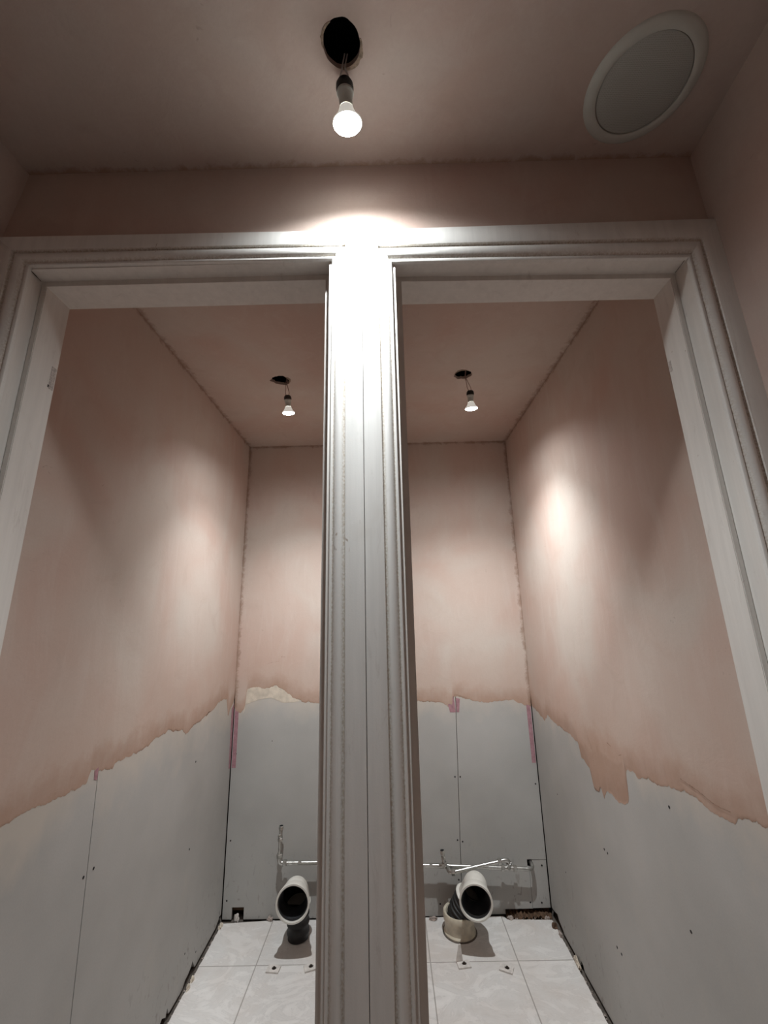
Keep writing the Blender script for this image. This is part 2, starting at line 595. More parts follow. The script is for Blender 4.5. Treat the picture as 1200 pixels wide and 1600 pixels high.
def screws(lst, fn, parents, r=0.0038):
    for i, (u, z) in enumerate(lst):
        bm = bmesh.new()
        lo = [fn(u + r * math.cos(a), z + r * math.sin(a), -0.001) for a in [math.pi * k / 6 for k in range(12)]]
        hi = [fn(u + r * math.cos(a), z + r * math.sin(a), 0.0007) for a in [math.pi * k / 6 for k in range(12)]]
        add_hexa(bm, lo, hi)
        obj('screw_head', bm, M_SCREW, parents(u, z))
sL = lambda u, z, d: (XL - 0.003 + d, u, z)
screws([(0.5808 + 0.01, 0.7248), (0.5513, 0.7237), (1.2047, 0.8027), (1.209, 0.4839)], sL, lambda u, z: board_far if u > 0.57 else board_near)
screws([(1.3507, 0.0566), (1.243, 0.1187)], sL, lambda u, z: board_far, 0.003)

# pink jointing marks (thin dried coats on the board)
def mark(name, pts, fn, material, parent, t=0.0008):
    return obj(name, sheet(densify(pts, 0.02), [], fn, t), material, parent)
mark('jointing_mark', [(1.6285, 0.95), (1.598, 0.93), (1.606, 0.65), (1.6285, 0.645)], sL, M_PINK, board_far)
mark('jointing_mark', [(0.556, 0.985), (0.54, 0.98), (0.542, 0.958), (0.556, 0.952)], sL, M_PINK, board_near)

# ---- right cubicle wall
wall_right = structure(obj('wall_right', box(XR + 0.003 + TH + 0.006, XR + 0.14, YI, YB + 0.14, -0.05, CEIL + 0.1), M_DARK))
fnR = lambda u, z, d: (XR + 0.003 + TH - d, u, z)
sR = lambda u, z, d: (XR + 0.003 - d, u, z)
bottomR = [(YI, 0.006), (0.6, 0.005), (1.0, 0.007), (1.29, 0.006), (1.30, 0.022), (1.318, 0.024), (1.325, 0.006), (1.40, 0.009), (1.49, 0.008), (1.50, 0.018), (1.54, 0.03),
           (1.555, 0.045), (1.59, 0.034), (YB - 0.002, 0.03)]
board_right = obj('plasterboard', sheet(bottomR + [(YB - 0.002, CEIL), (YI, CEIL)], [], fnR, TH), M_BOARD, wall_right)
edge_right = [(1.629, 0.9081), (1.5357, 0.8962), (1.4538, 0.8732), (1.3994, 0.9129), (1.3267, 0.8935), (1.2325, 0.8945), (1.1553, 0.8886), (1.086, 0.8782),
              (1.0721, 0.8298), (1.0075, 0.8121), (0.9893, 0.7548), (0.9529, 0.7473), (0.9318, 0.7709), (0.9163, 0.7467), (0.8872, 0.7800), (0.83, 0.7760), (0.7903, 0.7733),
              (0.7525, 0.7922), (0.7430, 0.8100), (0.7410, 0.8787), (0.7341, 0.8887), (0.6965, 0.9007), (0.6729, 0.8876), (0.6125, 0.9077), (0.5894, 0.9042), (0.5302, 0.9137), (0.4654, 0.9263),
              (0.4265, 0.9319), (0.385, 0.9258), (0.3468, 0.9201), (0.2955, 0.9215), (0.2832, 0.9409), (0.2542, 0.9505), (0.2043, 0.9556), (0.06, 0.96)]
plaster_sheet('plaster_coat', edge_right, lambda u, z, d: (XR + 0.003 - d, u, z), YI, YB, CEIL, M_PL_R, wall_right,
              nominal=[(0.0, 0.94), (0.6, 0.90), (0.74, 0.905), (0.80, 0.915), (0.93, 0.915), (1.0, 0.89), (1.1, 0.88), (1.63, 0.89)])
screws([(0.5328, 0.8673), (0.9693, 0.5687), (0.9474, 0.5674), (0.9666, 0.2888), (0.9393, 0.2871), (0.5265, 0.5959)], sR, lambda u, z: board_right)
screws([(1.3843, 0.5888), (1.3847, 0.2915)], sR, lambda u, z: board_right, 0.0025)
# ---- back wall
fnB = lambda u, z, d: (u, YB + 0.003 + TH - d, z)
sB = lambda u, z, d: (u, YB + 0.003 - d, z)
wall_back = structure(obj('wall_back', box(XL - 0.14, XR + 0.14, YB + 0.003 + TH + 0.045, YB + 0.16, -0.05, CEIL + 0.1), M_DARK))
b1 = obj('plasterboard', sheet([(XL + 0.001, 0.003), (-0.7386, 0.002), (-0.7386, 0.0505), (-0.6806, 0.0505), (-0.6806, 0.002), (-0.02, 0.001), (-0.02, CEIL), (XL + 0.001, CEIL)], [], fnB, TH), M_BOARD, wall_back)
b2 = obj('plasterboard', sheet([(-0.017, 0.001), (0.3555, 0.001), (0.3625, 0.29), (0.3810, 0.925), (0.3810, CEIL), (-0.017, CEIL)], [], fnB, TH), M_BOARD, wall_back)
b3 = obj('plasterboard', sheet([(0.358, 0.002), (0.5595, 0.004), (0.5595, 0.0235), (0.6895, 0.0235), (0.6895, 0.190), (0.682, 0.190), (0.682, 0.2225), (0.706, 0.2225), (0.706, 0.2205),
                                (XR - 0.0005, 0.2215), (XR - 0.0005, CEIL), (0.3835, CEIL), (0.3835, 0.925), (0.365, 0.29)], [], fnB, TH), M_BOARD, wall_back)
b4 = obj('plasterboard', sheet([(0.6910, 0.0245), (0.6910, 0.190), (0.706, 0.190), (0.706, 0.2180), (XR - 0.0010, 0.2190), (XR - 0.0010, 0.0255)], [], fnB, TH - 0.001), M_BOARD, wall_back)
edge_back_l = [(XL, 0.93), (-0.7736, 0.91), (-0.7494, 0.9022), (-0.7265, 0.9342), (-0.7207, 1.0094), (-0.6738, 1.0243), (-0.6324, 1.014), (-0.5719, 1.0319), (-0.5198, 1.0055),
               (-0.478, 0.9731), (-0.4164, 0.9469), (-0.3319, 0.9421), (-0.1, 0.94)]
edge_back_r = [(0.1, 0.938), (0.1902, 0.9381), (0.2506, 0.937), (0.3108, 0.9296), (0.3399, 0.9104), (0.3633, 0.9099), (0.3697, 0.9596), (0.3867, 0.9624), (0.4164, 0.9524),
               (0.4791, 0.9356), (0.532, 0.9252), (0.5627, 0.9309), (0.6336, 0.9357), (0.6808, 0.9379), (0.7224, 0.9184), (0.7582, 0.9084), (XR, 0.905)]
plaster_sheet('plaster_coat', edge_back_l, sB, XL, -0.02, CEIL, M_PL_B, wall_back)
plaster_sheet('plaster_coat', edge_back_r, sB, -0.017, XR, CEIL, M_PL_B, wall_back)
screws([(-0.7607, 0.7102), (-0.763, 0.3248), (-0.7647, 0.0774)], sB, lambda u, z: b1)
screws([(-0.5774, 0.7663)], sB, lambda u, z: b1, 0.0022)
screws([(0.3656, 0.9038 - 0.01), (0.3564, 0.5846), (0.3520, 0.3086), (0.3474, 0.1446), (0.2532, 0.0486)], sB, lambda u, z: b2)
screws([(0.3896, 0.8934), (0.3832, 0.5842), (0.3764, 0.3015), (0.7589, 0.5459)], sB, lambda u, z: b3)
screws([(0.6806, 0.0482)], sB, lambda u, z: b3)
screws([(0.7517, 0.1963), (0.7348, 0.0461)], sB, lambda u, z: b4)
mark('jointing_mark', [(XL + 0.004, 0.95), (-0.7595, 0.93), (-0.7587, 0.6452), (XL + 0.004, 0.6458)], sB, M_PINK, b1)
mark('jointing_mark', [(0.7500, 0.915), (0.7713, 0.912), (0.7720, 0.6407), (0.7520, 0.6412)], sB, M_PINK, b3)
mark('jointing_mark', [(0.340, 0.925), (0.372, 0.965), (0.3725, 0.965), (0.3795, 0.885), (0.350, 0.885)], sB, M_PINK, b2)
mark('jointing_mark', [(0.3835, 0.955), (0.405, 0.950), (0.397, 0.885), (0.3835, 0.885)], sB, M_PINK, b3)
mark('skim_smear', [(-0.735, 0.90), (-0.722, 1.02), (-0.67, 1.035), (-0.57, 1.04), (-0.47, 0.99), (-0.44, 0.955), (-0.4774, 0.950), (-0.53, 0.949), (-0.59, 0.975), (-0.6574, 0.967), (-0.72, 0.945)],
     sB, M_SMEAR, b1, 0.0006)
# timber sole plate and rubble glimpsed through the gaps at the foot of the boards
sole = obj('sole_plate', box(XL + 0.02, XR - 0.02, YB + 0.003 + TH + 0.002, YB + 0.003 + TH + 0.044, 0.030, 0.075, bevel=0.002), simple('old_timber', (0.10, 0.055, 0.03), 0.9, 0, 0.2, 30, 0.3), wall_back)

bm = bmesh.new()
nx, ny = 70, 12
gv = [[bm.verts.new((0.561 + 0.212 * i / nx, YB - 0.018 + 0.062 * j / ny,
                     -0.006 + 0.010 * (j / ny) + 0.020 * max(-0.2, fbm(i * 0.055 + j * 0.3, 3.0)) + 0.006 * noise.noise(Vector((i * 0.5, j * 0.6, 2))))) for j in range(ny + 1)] for i in range(nx + 1)]
for i in range(nx):
    for j in range(ny):
        bm.faces.new((gv[i][j], gv[i + 1][j], gv[i + 1][j + 1], gv[i][j + 1]))
obj('rubble_fill', bm, M_RUBBLE, wall_back, smooth=True)

# ---- partition between the cubicles
structure(obj('wall_partition', box(-0.045, 0.047, YI, YB, 0.0, CEIL), M_PL_H))

# ---- front wall with the two door openings
# opening frames: (x at floor, x at head) of lining faces on either side, head heights at either side
L_in0, L_in1 = (-0.7165, -0.6945), (-0.0665, -0.0665)
R_in0, R_in1 = (0.0695, 0.0695), (0.6965, 0.6755)
ZL, ZR = (2.097, 2.097), (2.086, 2.083)
LT = 0.022
fw = [(-0.80, -0.02), (L_in0[0] - LT, -0.02), (L_in0[1] - LT, ZL[0] + LT), (L_in1[1] + LT, ZL[1] + LT), (L_in1[0] + LT, -0.02),
      (R_in0[0] - LT, -0.02), (R_in0[1] - LT, ZR[0] + LT), (R_in1[1] + LT, ZR[1] + LT), (R_in1[0] + LT, -0.02), (0.82, -0.02), (0.82, 2.46), (-0.80, 2.46)]
wall_front = structure(obj('wall_front', sheet(fw, [], lambda u, z, d: (u, YF + d, z), YI - YF), M_PL_H))

# ---- hall walls: slightly out of square, as the ceiling line shows
def hall_right_x(y, z):
    return 0.7325 + 0.0225 * (HCEIL - z) + 0.085 * (y - YF)
def hall_left_mesh():
    bm = bmesh.new()
    lv = [(-0.01, -0.800), (2.12, -0.7685), (2.20, -0.7660), (2.30, -0.7480), (HCEIL, -0.7415), (2.42, -0.7380)]
    cols = []
    for y, sh in ((-1.6, 0.02 * (-1.6 - YF)), (YF, 0.0)):
        cols.append([(bm.verts.new((x + sh, y, z)), bm.verts.new((-0.90, y, z))) for z, x in lv])
    a, b = cols
    for k in range(len(lv) - 1):
        bm.faces.new((a[k][0], a[k + 1][0], b[k + 1][0], b[k][0]))
        bm.faces.new((a[k][1], b[k][1], b[k + 1][1], a[k + 1][1]))
        bm.faces.new((a[k][0], a[k][1], a[k + 1][1], a[k + 1][0]))
        bm.faces.new((b[k][0], b[k + 1][0], b[k + 1][1], b[k][1]))
    bm.faces.new((a[0][0], b[0][0], b[0][1], a[0][1]))
    bm.faces.new((a[-1][0], a[-1][1], b[-1][1], b[-1][0]))
    return bm
pts = lambda f, dx: [(f(-1.6, 0) + dx, -1.6, -0.01), (f(YF, 0) + dx, YF, -0.01), (f(YF, 2.4) + dx, YF, 2.42), (f(-1.6, 2.4) + dx, -1.6, 2.42)]
structure(obj('wall_hall_right', hexa(pts(hall_right_x, 0), pts(hall_right_x, 0.1)), M_PL_H))
structure(obj('wall_hall_left', hall_left_mesh(), M_PL_H))
structure(obj('wall_hall_back', box(-0.9, 0.8, -1.7, -1.6, -0.01, 2.42), M_PL_H))

# ---- ceilings with the cut holes
def hole(cx, cy, rx, ry, seed, jag, n=44):
    return [(cx + rx * math.cos(a) * (1 + jag * noise.noise(Vector((math.cos(a) * 3 + seed, math.sin(a) * 3, seed)))),
             cy + ry * math.sin(a) * (1 + jag * noise.noise(Vector((math.cos(a) * 3, math.sin(a) * 3 + seed, seed + 2)))))
            for a in [2 * math.pi * i / n for i in range(n)]]
H_HALL = (-0.0197, -0.2396)
H_L = (-0.4125, 0.900)
H_R = (0.390, 0.889)
SPK = (0.548, -0.168)
hall_c = structure(obj('ceiling', sheet([(-0.95, -1.7), (0.9, -1.7), (0.9, YF + 0.001), (-0.95, YF + 0.001)], [hole(*H_HALL, 0.0325, 0.0345, 1.2, 0.05)],
                                        lambda u, v, d: (u, v, HCEIL + d), 0.0125), M_PL_HC))
obj('joist_void', box(-0.9, 0.85, -1.65, YF + 0.02, HCEIL + 0.15, HCEIL + 0.16), M_BLACK, hall_c)
cub_c = structure(obj('ceiling_cubicles', sheet([(XL - 0.05, YI - 0.002), (XR + 0.05, YI - 0.002), (XR + 0.05, YB + 0.06), (XL - 0.05, YB + 0.06)],
                                                [hole(*H_L, 0.041, 0.038, 4.4, 0.35), hole(*H_R, 0.040, 0.034, 7.7, 0.30)],
                                                lambda u, v, d: (u, v, CEIL + d), 0.0125), M_PL_C))
obj('joist_void', box(XL - 0.1, XR + 0.1, YI - 0.05, YB + 0.1, CEIL + 0.15, CEIL + 0.16), M_BLACK, cub_c)
# torn paper and crumbled plaster around the rims
def rim(cx, cy, r0, a0, a1, w, seed, z, parent, material):
    n = 14
    inner = [(cx + r0 * math.cos(a0 + (a1 - a0) * i / n), cy + r0 * math.sin(a0 + (a1 - a0) * i / n)) for i in range(n + 1)]
    outer_ = [(cx + (r0 + w * (0.35 + 0.65 * math.sin(math.pi * i / n)) * (1 + 0.5 * noise.noise(Vector((i * 0.9, seed, 0))))) * math.cos(a0 + (a1 - a0) * i / n),
               cy + (r0 + w * (0.35 + 0.65 * math.sin(math.pi * i / n)) * (1 + 0.5 * noise.noise(Vector((i * 0.9, seed, 0))))) * math.sin(a0 + (a1 - a0) * i / n)) for i in range(n, -1, -1)]
    obj('torn_rim', sheet(inner + outer_, [], lambda u, v, d: (u, v, z - d), 0.0012), material, parent)
M_TORN = simple('torn_paper_edge', (0.30, 0.23, 0.17), 0.9, 0, 0.3, 120, 0.4)
rim(*H_HALL, 0.0325, -0.2, 1.7, 0.007, 3, HCEIL, hall_c, M_TORN)
rim(*H_HALL, 0.0330, 3.0, 4.2, 0.004, 5, HCEIL, hall_c, M_TORN)
rim(*H_L, 0.036, -0.8, 0.5, 0.008, 1, CEIL, cub_c, M_TORN)
rim(*H_R, 0.034, -2.9, -1.2, 0.008, 2, CEIL, cub_c, M_TORN)

# ---- doors: linings, stops and architraves
PROFILE = [(0.0, 0.0), (0.0, 0.0150), (0.012, 0.0158), (0.505, 0.0165), (0.525, 0.0158), (0.540, 0.0120), (0.575, 0.0108), (0.600, 0.0125), (0.640, 0.0146), (0.690, 0.0154),
           (0.745, 0.0148), (0.80, 0.0130), (0.845, 0.0104), (0.872, 0.0076), (0.885, 0.0068), (0.900, 0.0078), (0.955, 0.0078), (0.975, 0.0066), (0.985, 0.0)]
GROOVE = [0, 0.05, 0, 0, 0.5, 1.0, 1.0, 0.55, 0.05, 0, 0.0, 0.15, 0.6, 1.0, 0.9, 0.25, 0.05, 0.1, 0.2]
def architrave(name, oA, iA, oB, iB, parent, n=60):
    """moulding swept between two mitred ends; o = outer edge, i = inner edge (x, z)"""
    bm = bmesh.new()
    lay = bm.verts.layers.float.new('groove')
    rings = []
    for k in range(n + 1):
        t = k / n
        o = Vector(oA).lerp(Vector(oB), t)
        i_ = Vector(iA).lerp(Vector(iB), t)
        ring = []
        for (s, d), g in zip(PROFILE, GROOVE):
            p = o.lerp(i_, s)
            v = bm.verts.new((p.x, YF - d, p.y))
            v[lay] = g
            ring.append(v)
        rings.append(ring)
    for a, b in zip(rings, rings[1:]):
        for j in range(len(a) - 1):
            bm.faces.new((a[j], b[j], b[j + 1], a[j + 1]))
        bm.faces.new((a[-1], b[-1], b[0], a[0]))
    bm.faces.new(rings[0])
    bm.faces.new(rings[-1][::-1])
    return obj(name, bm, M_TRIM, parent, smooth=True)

def door(name, x0, x1, z, stop, stopz, outer_l, outer_r, inner_l, inner_r, ztop, zin, ys0, ys1):
    """x0, x1: lining face (floor, head) left and right; stop: stop face the same way"""
    d = structure(empty(name, ((x0[0] + x1[0]) / 2, YF, 0)))
    d_inv = Vector(d.location)
    def add(o):
        o.parent = d
        o.matrix_parent_inverse = Matrix.Translation(-d_inv)
        return o
    yb = YI + 0.002
    y0 = YF + 0.0
    for (xa, xb), s in ((x0, -1), (x1, 1)):
        hz = z[0] if s < 0 else z[1]
        lo = [(xa, y0, 0), (xa + s * (LT - 0.001), y0, 0), (xa + s * (LT - 0.001), yb, 0), (xa, yb, 0)]
        hi = [(xb, y0, hz), (xb + s * (LT - 0.001), y0, hz), (xb + s * (LT - 0.001), yb, hz), (xb, yb, hz)]
        add(obj('jamb_lining', hexa(lo, hi), M_PAINT))
    lo = [(x0[1] - LT, y0, z[0]), (x0[1] - LT, y0, z[0] + LT - 0.001), (x0[1] - LT, yb, z[0] + LT - 0.001), (x0[1] - LT, yb, z[0])]
    hi = [(x1[1] + LT, y0, z[1]), (x1[1] + LT, y0, z[1] + LT - 0.001), (x1[1] + LT, yb, z[1] + LT - 0.001), (x1[1] + LT, yb, z[1])]
    add(obj('head_lining', hexa(lo, hi), M_PAINT))
    # stops
    for (xa, xb), (la, lb), s, ys, hz in ((stop[0], x0, -1, ys0, stopz[0]), (stop[1], x1, 1, ys1, stopz[1])):
        lo = [(xa, ys, 0), (la, ys, 0), (la, yb + 0.001, 0), (xa, yb + 0.001, 0)]
        hi = [(xb, ys, hz), (lb, ys, hz), (lb, yb + 0.001, hz), (xb, yb + 0.001, hz)]
        bm = hexa(lo, hi)
        bmesh.ops.bevel(bm, geom=[e for e in bm.edges if abs((e.verts[0].co - e.verts[1].co).normalized().z) > 0.9], offset=0.0012, segments=2, affect='EDGES')
        add(obj('door_stop', bm, M_PAINT))
    lo = [(x0[1] + 0.0, ys0, stopz[0]), (x0[1], ys0, z[0]), (x0[1], yb + 0.001, z[0]), (x0[1], yb + 0.001, stopz[0])]
    hi = [(x1[1] + 0.0, ys1, stopz[1]), (x1[1], ys1, z[1]), (x1[1], yb + 0.001, z[1]), (x1[1], yb + 0.001, stopz[1])]
    add(obj('door_stop', hexa(lo, hi), M_PAINT))
    add(architrave('architrave', outer_l[0], inner_l[0], outer_l[1], inner_l[1], None))
    add(architrave('architrave', outer_r[0], inner_r[0], outer_r[1], inner_r[1], None))
    add(architrave('architrave', outer_l[1], inner_l[1], outer_r[1], inner_r[1], None))
    return d, add

d1, add1 = door('door_1', L_in0, L_in1, ZL, ((-0.705, -0.6825), (-0.0795, -0.0795)), (2.0845, 2.0835),
                ((-0.792, 0.0), (-0.7655, 2.1665)), ((0.0012, 0.0), (0.0012, 2.160)),
                ((-0.712, 0.0), (-0.6880, 2.099)), ((-0.0632, 0.0), (-0.0615, 2.0955)), None, None, -0.0005, -0.0005)
d2, add2 = door('door_2', R_in0, R_in1, ZR, ((0.0835, 0.0835), (0.685, 0.6640)), (2.0745, 2.0715),
                ((0.0022, 0.0), (0.0022, 2.160)), ((0.786, 0.0), (0.7370, 2.1655)),
                ((0.0660, 0.0), (0.0640, 2.0845)), ((0.694, 0.0), (0.6690, 2.076)), None, None, -0.0005, 0.0072)
# hinge cut-outs filled and painted over, and the cracked paint joint
M_FILL = simple('scraped_hinge_recess', (0.52, 0.48, 0.45), 0.6, 0, 0.22, 260, 0.3)
def sidemark(nm, add, x_at, y0, y1, z0, z1, s, material):
    p = lambda y, z, d: (x_at(z) + s * d, y, z)
    add(obj(nm, hexa([p(y0, z0, -0.001), p(y1, z0, -0.001), p(y1, z1, -0.001), p(y0, z1, -0.001)], [p(y0, z0, 0.0004), p(y1, z0, 0.0004), p(y1, z1, 0.0004), p(y0, z1, 0.0004)]), material))
stopL = lambda z: -0.705 + 0.0225 * z / 2.0845
stopR = lambda z: 0.685 - 0.021 * z / 2.0715
sidemark('hinge_recess', add1, stopL, 0.050, 0.054, 1.874, 1.880, 1, M_SCREW)
sidemark('hinge_recess', add1, stopL, 0.052, 0.0650, 1.872, 1.925, 1, M_FILL)
sidemark('hinge_recess', add2, stopR, 0.058, 0.0650, 1.880, 1.905, -1, M_FILL)
def crack(add, pts, w, seed):
    bm = bmesh.new()
    P = []
    for a, b in zip(pts, pts[1:]):
        k = max(1, int((Vector(b) - Vector(a)).length / 0.006))
        for j in range(k):
            P.append(Vector(a).lerp(Vector(b), j / k) + Vector((0.0006 * noise.noise(Vector((j * 0.9, seed, 1))), 0.0006 * noise.noise(Vector((j * 0.9, seed, 5))), 0)))
    P.append(Vector(pts[-1]))
    R = [w * (0.25 + 0.9 * abs(noise.noise(Vector((i * 0.35, seed, 0))))) for i in range(len(P))]
    add_tube(bm, P, R, 6)
    add(obj('paint_crack', bm, simple('dark_crack', (0.05, 0.03, 0.022), 0.9)))
lipL = lambda z: -0.7160 + 0.0215 * z / 2.097
crack(add1, [(lipL(2.097) + 0.0006, YF + 0.003, 2.094), (lipL(1.8) + 0.0004, YF + 0.003, 1.80), (lipL(1.55) + 0.0003, YF + 0.003, 1.55)], 0.0011, 2)
crack(add1, [(-0.693, YF + 0.002, 2.0965), (-0.6935, YF + 0.030, 2.0955)], 0.0014, 5)
crack(add2, [(0.48, YF - 0.001, 2.0825), (0.56, YF - 0.001, 2.0805), (0.672, YF - 0.001, 2.0805)], 0.0013, 7)
crack(add2, [(0.672, YF + 0.001, 2.083), (0.672, YF + 0.036, 2.081)], 0.0014, 8)

def plaster_crack(pts, w, seed, parent):
    P = []
    for a, b in zip(pts, pts[1:]):
        k = max(1, int((Vector(b) - Vector(a)).length / 0.004))
        for t in range(k):
            P.append(Vector(a).lerp(Vector(b), t / k) + Vector((0, 0.0012 * noise.noise(Vector((t * 0.7, seed, 1))), 0.0012 * noise.noise(Vector((t * 0.7, seed, 5))))))
    P.append(Vector(pts[-1]))
    bm = bmesh.new()
    add_tube(bm, P, [w * (0.3 + abs(noise.noise(Vector((i * 0.5, seed, 0))))) for i in range(len(P))], 6)
    obj('plaster_crack', bm, simple('crack_brown', (0.16, 0.09, 0.06), 0.9), parent)
xr = XR - 0.0002
plaster_crack([(xr, 0.835, 0.945), (xr, 0.80, 0.938), (xr, 0.765, 0.925), (xr, 0.745, 0.932)], 0.0012, 1, wall_right)
plaster_crack([(xr, 0.985, 0.93), (xr, 0.965, 0.90), (xr, 0.958, 0.86), (xr, 0.955, 0.82)], 0.0010, 3, wall_right)
plaster_crack([(xr, 0.46, 0.960), (xr, 0.40, 0.955), (xr, 0.35, 0.945), (xr, 0.30, 0.948)], 0.0008, 6, wall_right)
plaster_crack([(0.3715, YB, 0.955), (0.376, YB, 0.972), (0.395, YB, 0.970), (0.44, YB, 0.956)], 0.0007, 9, wall_back)
plaster_crack([(-0.62, YB, 1.145), (-0.60, YB, 1.150), (-0.555, YB, 1.157)], 0.0006, 11, wall_back)
plaster_crack([(-0.545, YB, 1.180), (-0.525, YB, 1.178)], 0.0012, 12, wall_back)

# ================================================================== THE THINGS
# ---- hanging lamps
def make_lamp(base, tilt, wires, wire_mat, label, power, core_tilt=0.0):
    """base = centre of the lens; tilt = rotation of the lamp about its lens; wires = hole ends (world)"""
    root = empty('hanging_lamp', base, tilt)
    h = obj('lamp_holder', lathe([(0, 0.0795), (0.006, 0.0795), (0.012, 0.0775), (0.0155, 0.0715), (0.0162, 0.066), (0.0160, 0.0600), (0.0145, 0.0595), (0, 0.0595)], 32), M_HOLDER, root, smooth=True)
    n = obj('lamp_neck', lathe([(0, 0.0594), (0.0150, 0.0594), (0.0150, 0.0535), (0.0135, 0.052), (0.0122, 0.042), (0.0118, 0.034), (0.0128, 0.029), (0, 0.029)], 32), M_NECK, root, smooth=True)
    obj('collar_ring', lathe([(0.0135, 0.0570), (0.0158, 0.0565), (0.0158, 0.0545), (0.0135, 0.0540)], 32), M_NECK, n, smooth=True)
    obj('lamp_flare', lathe([(0.0128, 0.0289), (0.0150, 0.0220), (0.0190, 0.0130), (0.0245, 0.0060), (0.0268, 0.0030), (0.0270, 0.0010), (0.0255, 0.0)], 40), M_FLARE, root, smooth=True)
    obj('lamp_lens', lathe([(0.0262, 0.0008), (0.0255, -0.0012), (0.021, -0.0038), (0.014, -0.0054), (0.006, -0.0062), (0, -0.0063)], 40), M_LENS, root, smooth=True)
    from mathutils import Euler
    rot = Euler(tilt).to_matrix()
    topc = rot @ Vector((0, 0, 0.0790))
    inv = rot.inverted()
    for k, wpt in enumerate(wires):
        a = Vector(wpt) - Vector(base)
        e = topc + rot @ Vector((0.004 * (-1 if k == 0 else 1), 0, 0))
        bow = Vector((0.004 * (-1 if k == 0 else 1), 0, 0))
        up = a + Vector((0.004, 0.0, 0.030))
        path = smooth_path([inv @ up, inv @ a, inv @ (a.lerp(e, 0.35) + bow * 0.2), inv @ (a.lerp(e, 0.8) + bow), inv @ (e - (rot @ Vector((0, 0, 0.003))))], 6)
        obj('wire', tube(path, 0.0014, 8), wire_mat, root, smooth=True)
    for energy, deg, blend in ((power[0], WIDE_DEG, WIDE_BLEND), (power[1], CORE_DEG, CORE_BLEND)):
        ld = bpy.data.lights.new('lamp_beam', 'SPOT')
        ld.energy = energy
        ld.color = LAMP_COLOR
        ld.spot_size = math.radians(deg)
        ld.spot_blend = blend
        ld.shadow_soft_size = 0.016
        lo = bpy.data.objects.new('lamp_beam', ld)
        COL.objects.link(lo)
        lo.parent = root
        lo.location = (0, 0, -0.0090)
        lo.rotation_euler = (core_tilt, 0, 0)
    tag(root, *label)
    return root
hall_lamp = make_lamp((-0.0155, -0.176, 2.262), (math.radians(16), math.radians(-3), 0), [(-0.0215, -0.2105, HCEIL - 0.001), (-0.0165, -0.2100, HCEIL - 0.001)], M_WIREG,
          ('bare lit reflector bulb hanging on two wires from the round hole above the white post', 'light bulb', 'bare bulbs on wires'), (HALL_WIDE, HALL_CORE), math.radians(-9))
make_lamp((-0.3805, 0.930, 2.2570), (math.radians(13), math.radians(-2), 0), [(-0.3940, 0.918, CEIL - 0.001), (-0.3890, 0.919, CEIL - 0.001)], M_WIRE,
          ('small lit bulb hanging upright in the left cubicle from a ragged ceiling hole', 'light bulb', 'bare bulbs on wires'), (CUBICLE_WIDE, CUBICLE_CORE), 0.0)
make_lamp((0.4195, 0.905, 2.2440), (math.radians(13), math.radians(-3.0), 0), [(0.4020, 0.905, CEIL - 0.001), (0.4050, 0.906, CEIL - 0.001)], M_WIRE,
          ('small lit bulb hanging askew in the right cubicle from a ragged ceiling hole', 'light bulb', 'bare bulbs on wires'), (CUBICLE_WIDE, CUBICLE_CORE), 0.0)

# ---- ceiling speaker
spk = tag(empty('ceiling_speaker', (SPK[0], SPK[1], HCEIL)), 'round off-white speaker with mesh grille in the ceiling near the right wall', 'speaker')
obj('speaker_rim', lathe([(0.0815, -0.0005), (0.0815, -0.0060), (0.0850, -0.0075), (0.0900, -0.0075), (0.0985, -0.0045), (0.1020, -0.0015), (0.1028, 0.0), (0.0815, 0.0)], 96), M_SPK, spk, smooth=True)
obj('speaker_grille', lathe([(0, -0.0052), (0.04, -0.0052), (0.0770, -0.0048), (0.0800, -0.0038), (0.0802, -0.0005), (0, -0.0005)], 96), M_GRILLE, spk, smooth=True)

# ---- soil pipe bends
def ring_lathe_along(bm_pts, radii, seg=48):
    return tube(bm_pts, radii, seg, cap=False)

def mouth(root, M, axis, R, parent_mat):
    """open socket end: M centre of the mouth plane, axis points out towards the viewer"""
    ax = Vector(axis).normalized()
    P = [M - ax * 0.075, M - ax * 0.058, M - ax * 0.044, M - ax * 0.015, M - ax * 0.012, M - ax * 0.002, M, M, M - ax * 0.002, M - ax * 0.030]
    r = [R - 0.0185, R - 0.0150, R - 0.0075, R - 0.0055, R - 0.001, R, R - 0.001, R - 0.0070, R - 0.0080, R - 0.0090]
    seg = 56
    bm = bmesh.new()
    add_tube_fixed(bm, P, r, ax, seg)
    s = obj('socket_rim', bm, parent_mat, root, smooth=True)
    return s

def add_tube_fixed(bm, P, R, ax, seg):
    u = ax.cross(Vector((0, 0, 1))).normalized()
    w = ax.cross(u)
    rings = [[bm.verts.new(p + (u * math.cos(2 * math.pi * k / seg) + w * math.sin(2 * math.pi * k / seg)) * r) for k in range(seg)] for p, r in zip(P, R)]
    for a, b in zip(rings, rings[1:]):
        for k in range(seg):
            bm.faces.new((a[k], a[(k + 1) % seg], b[(k + 1) % seg], b[k]))

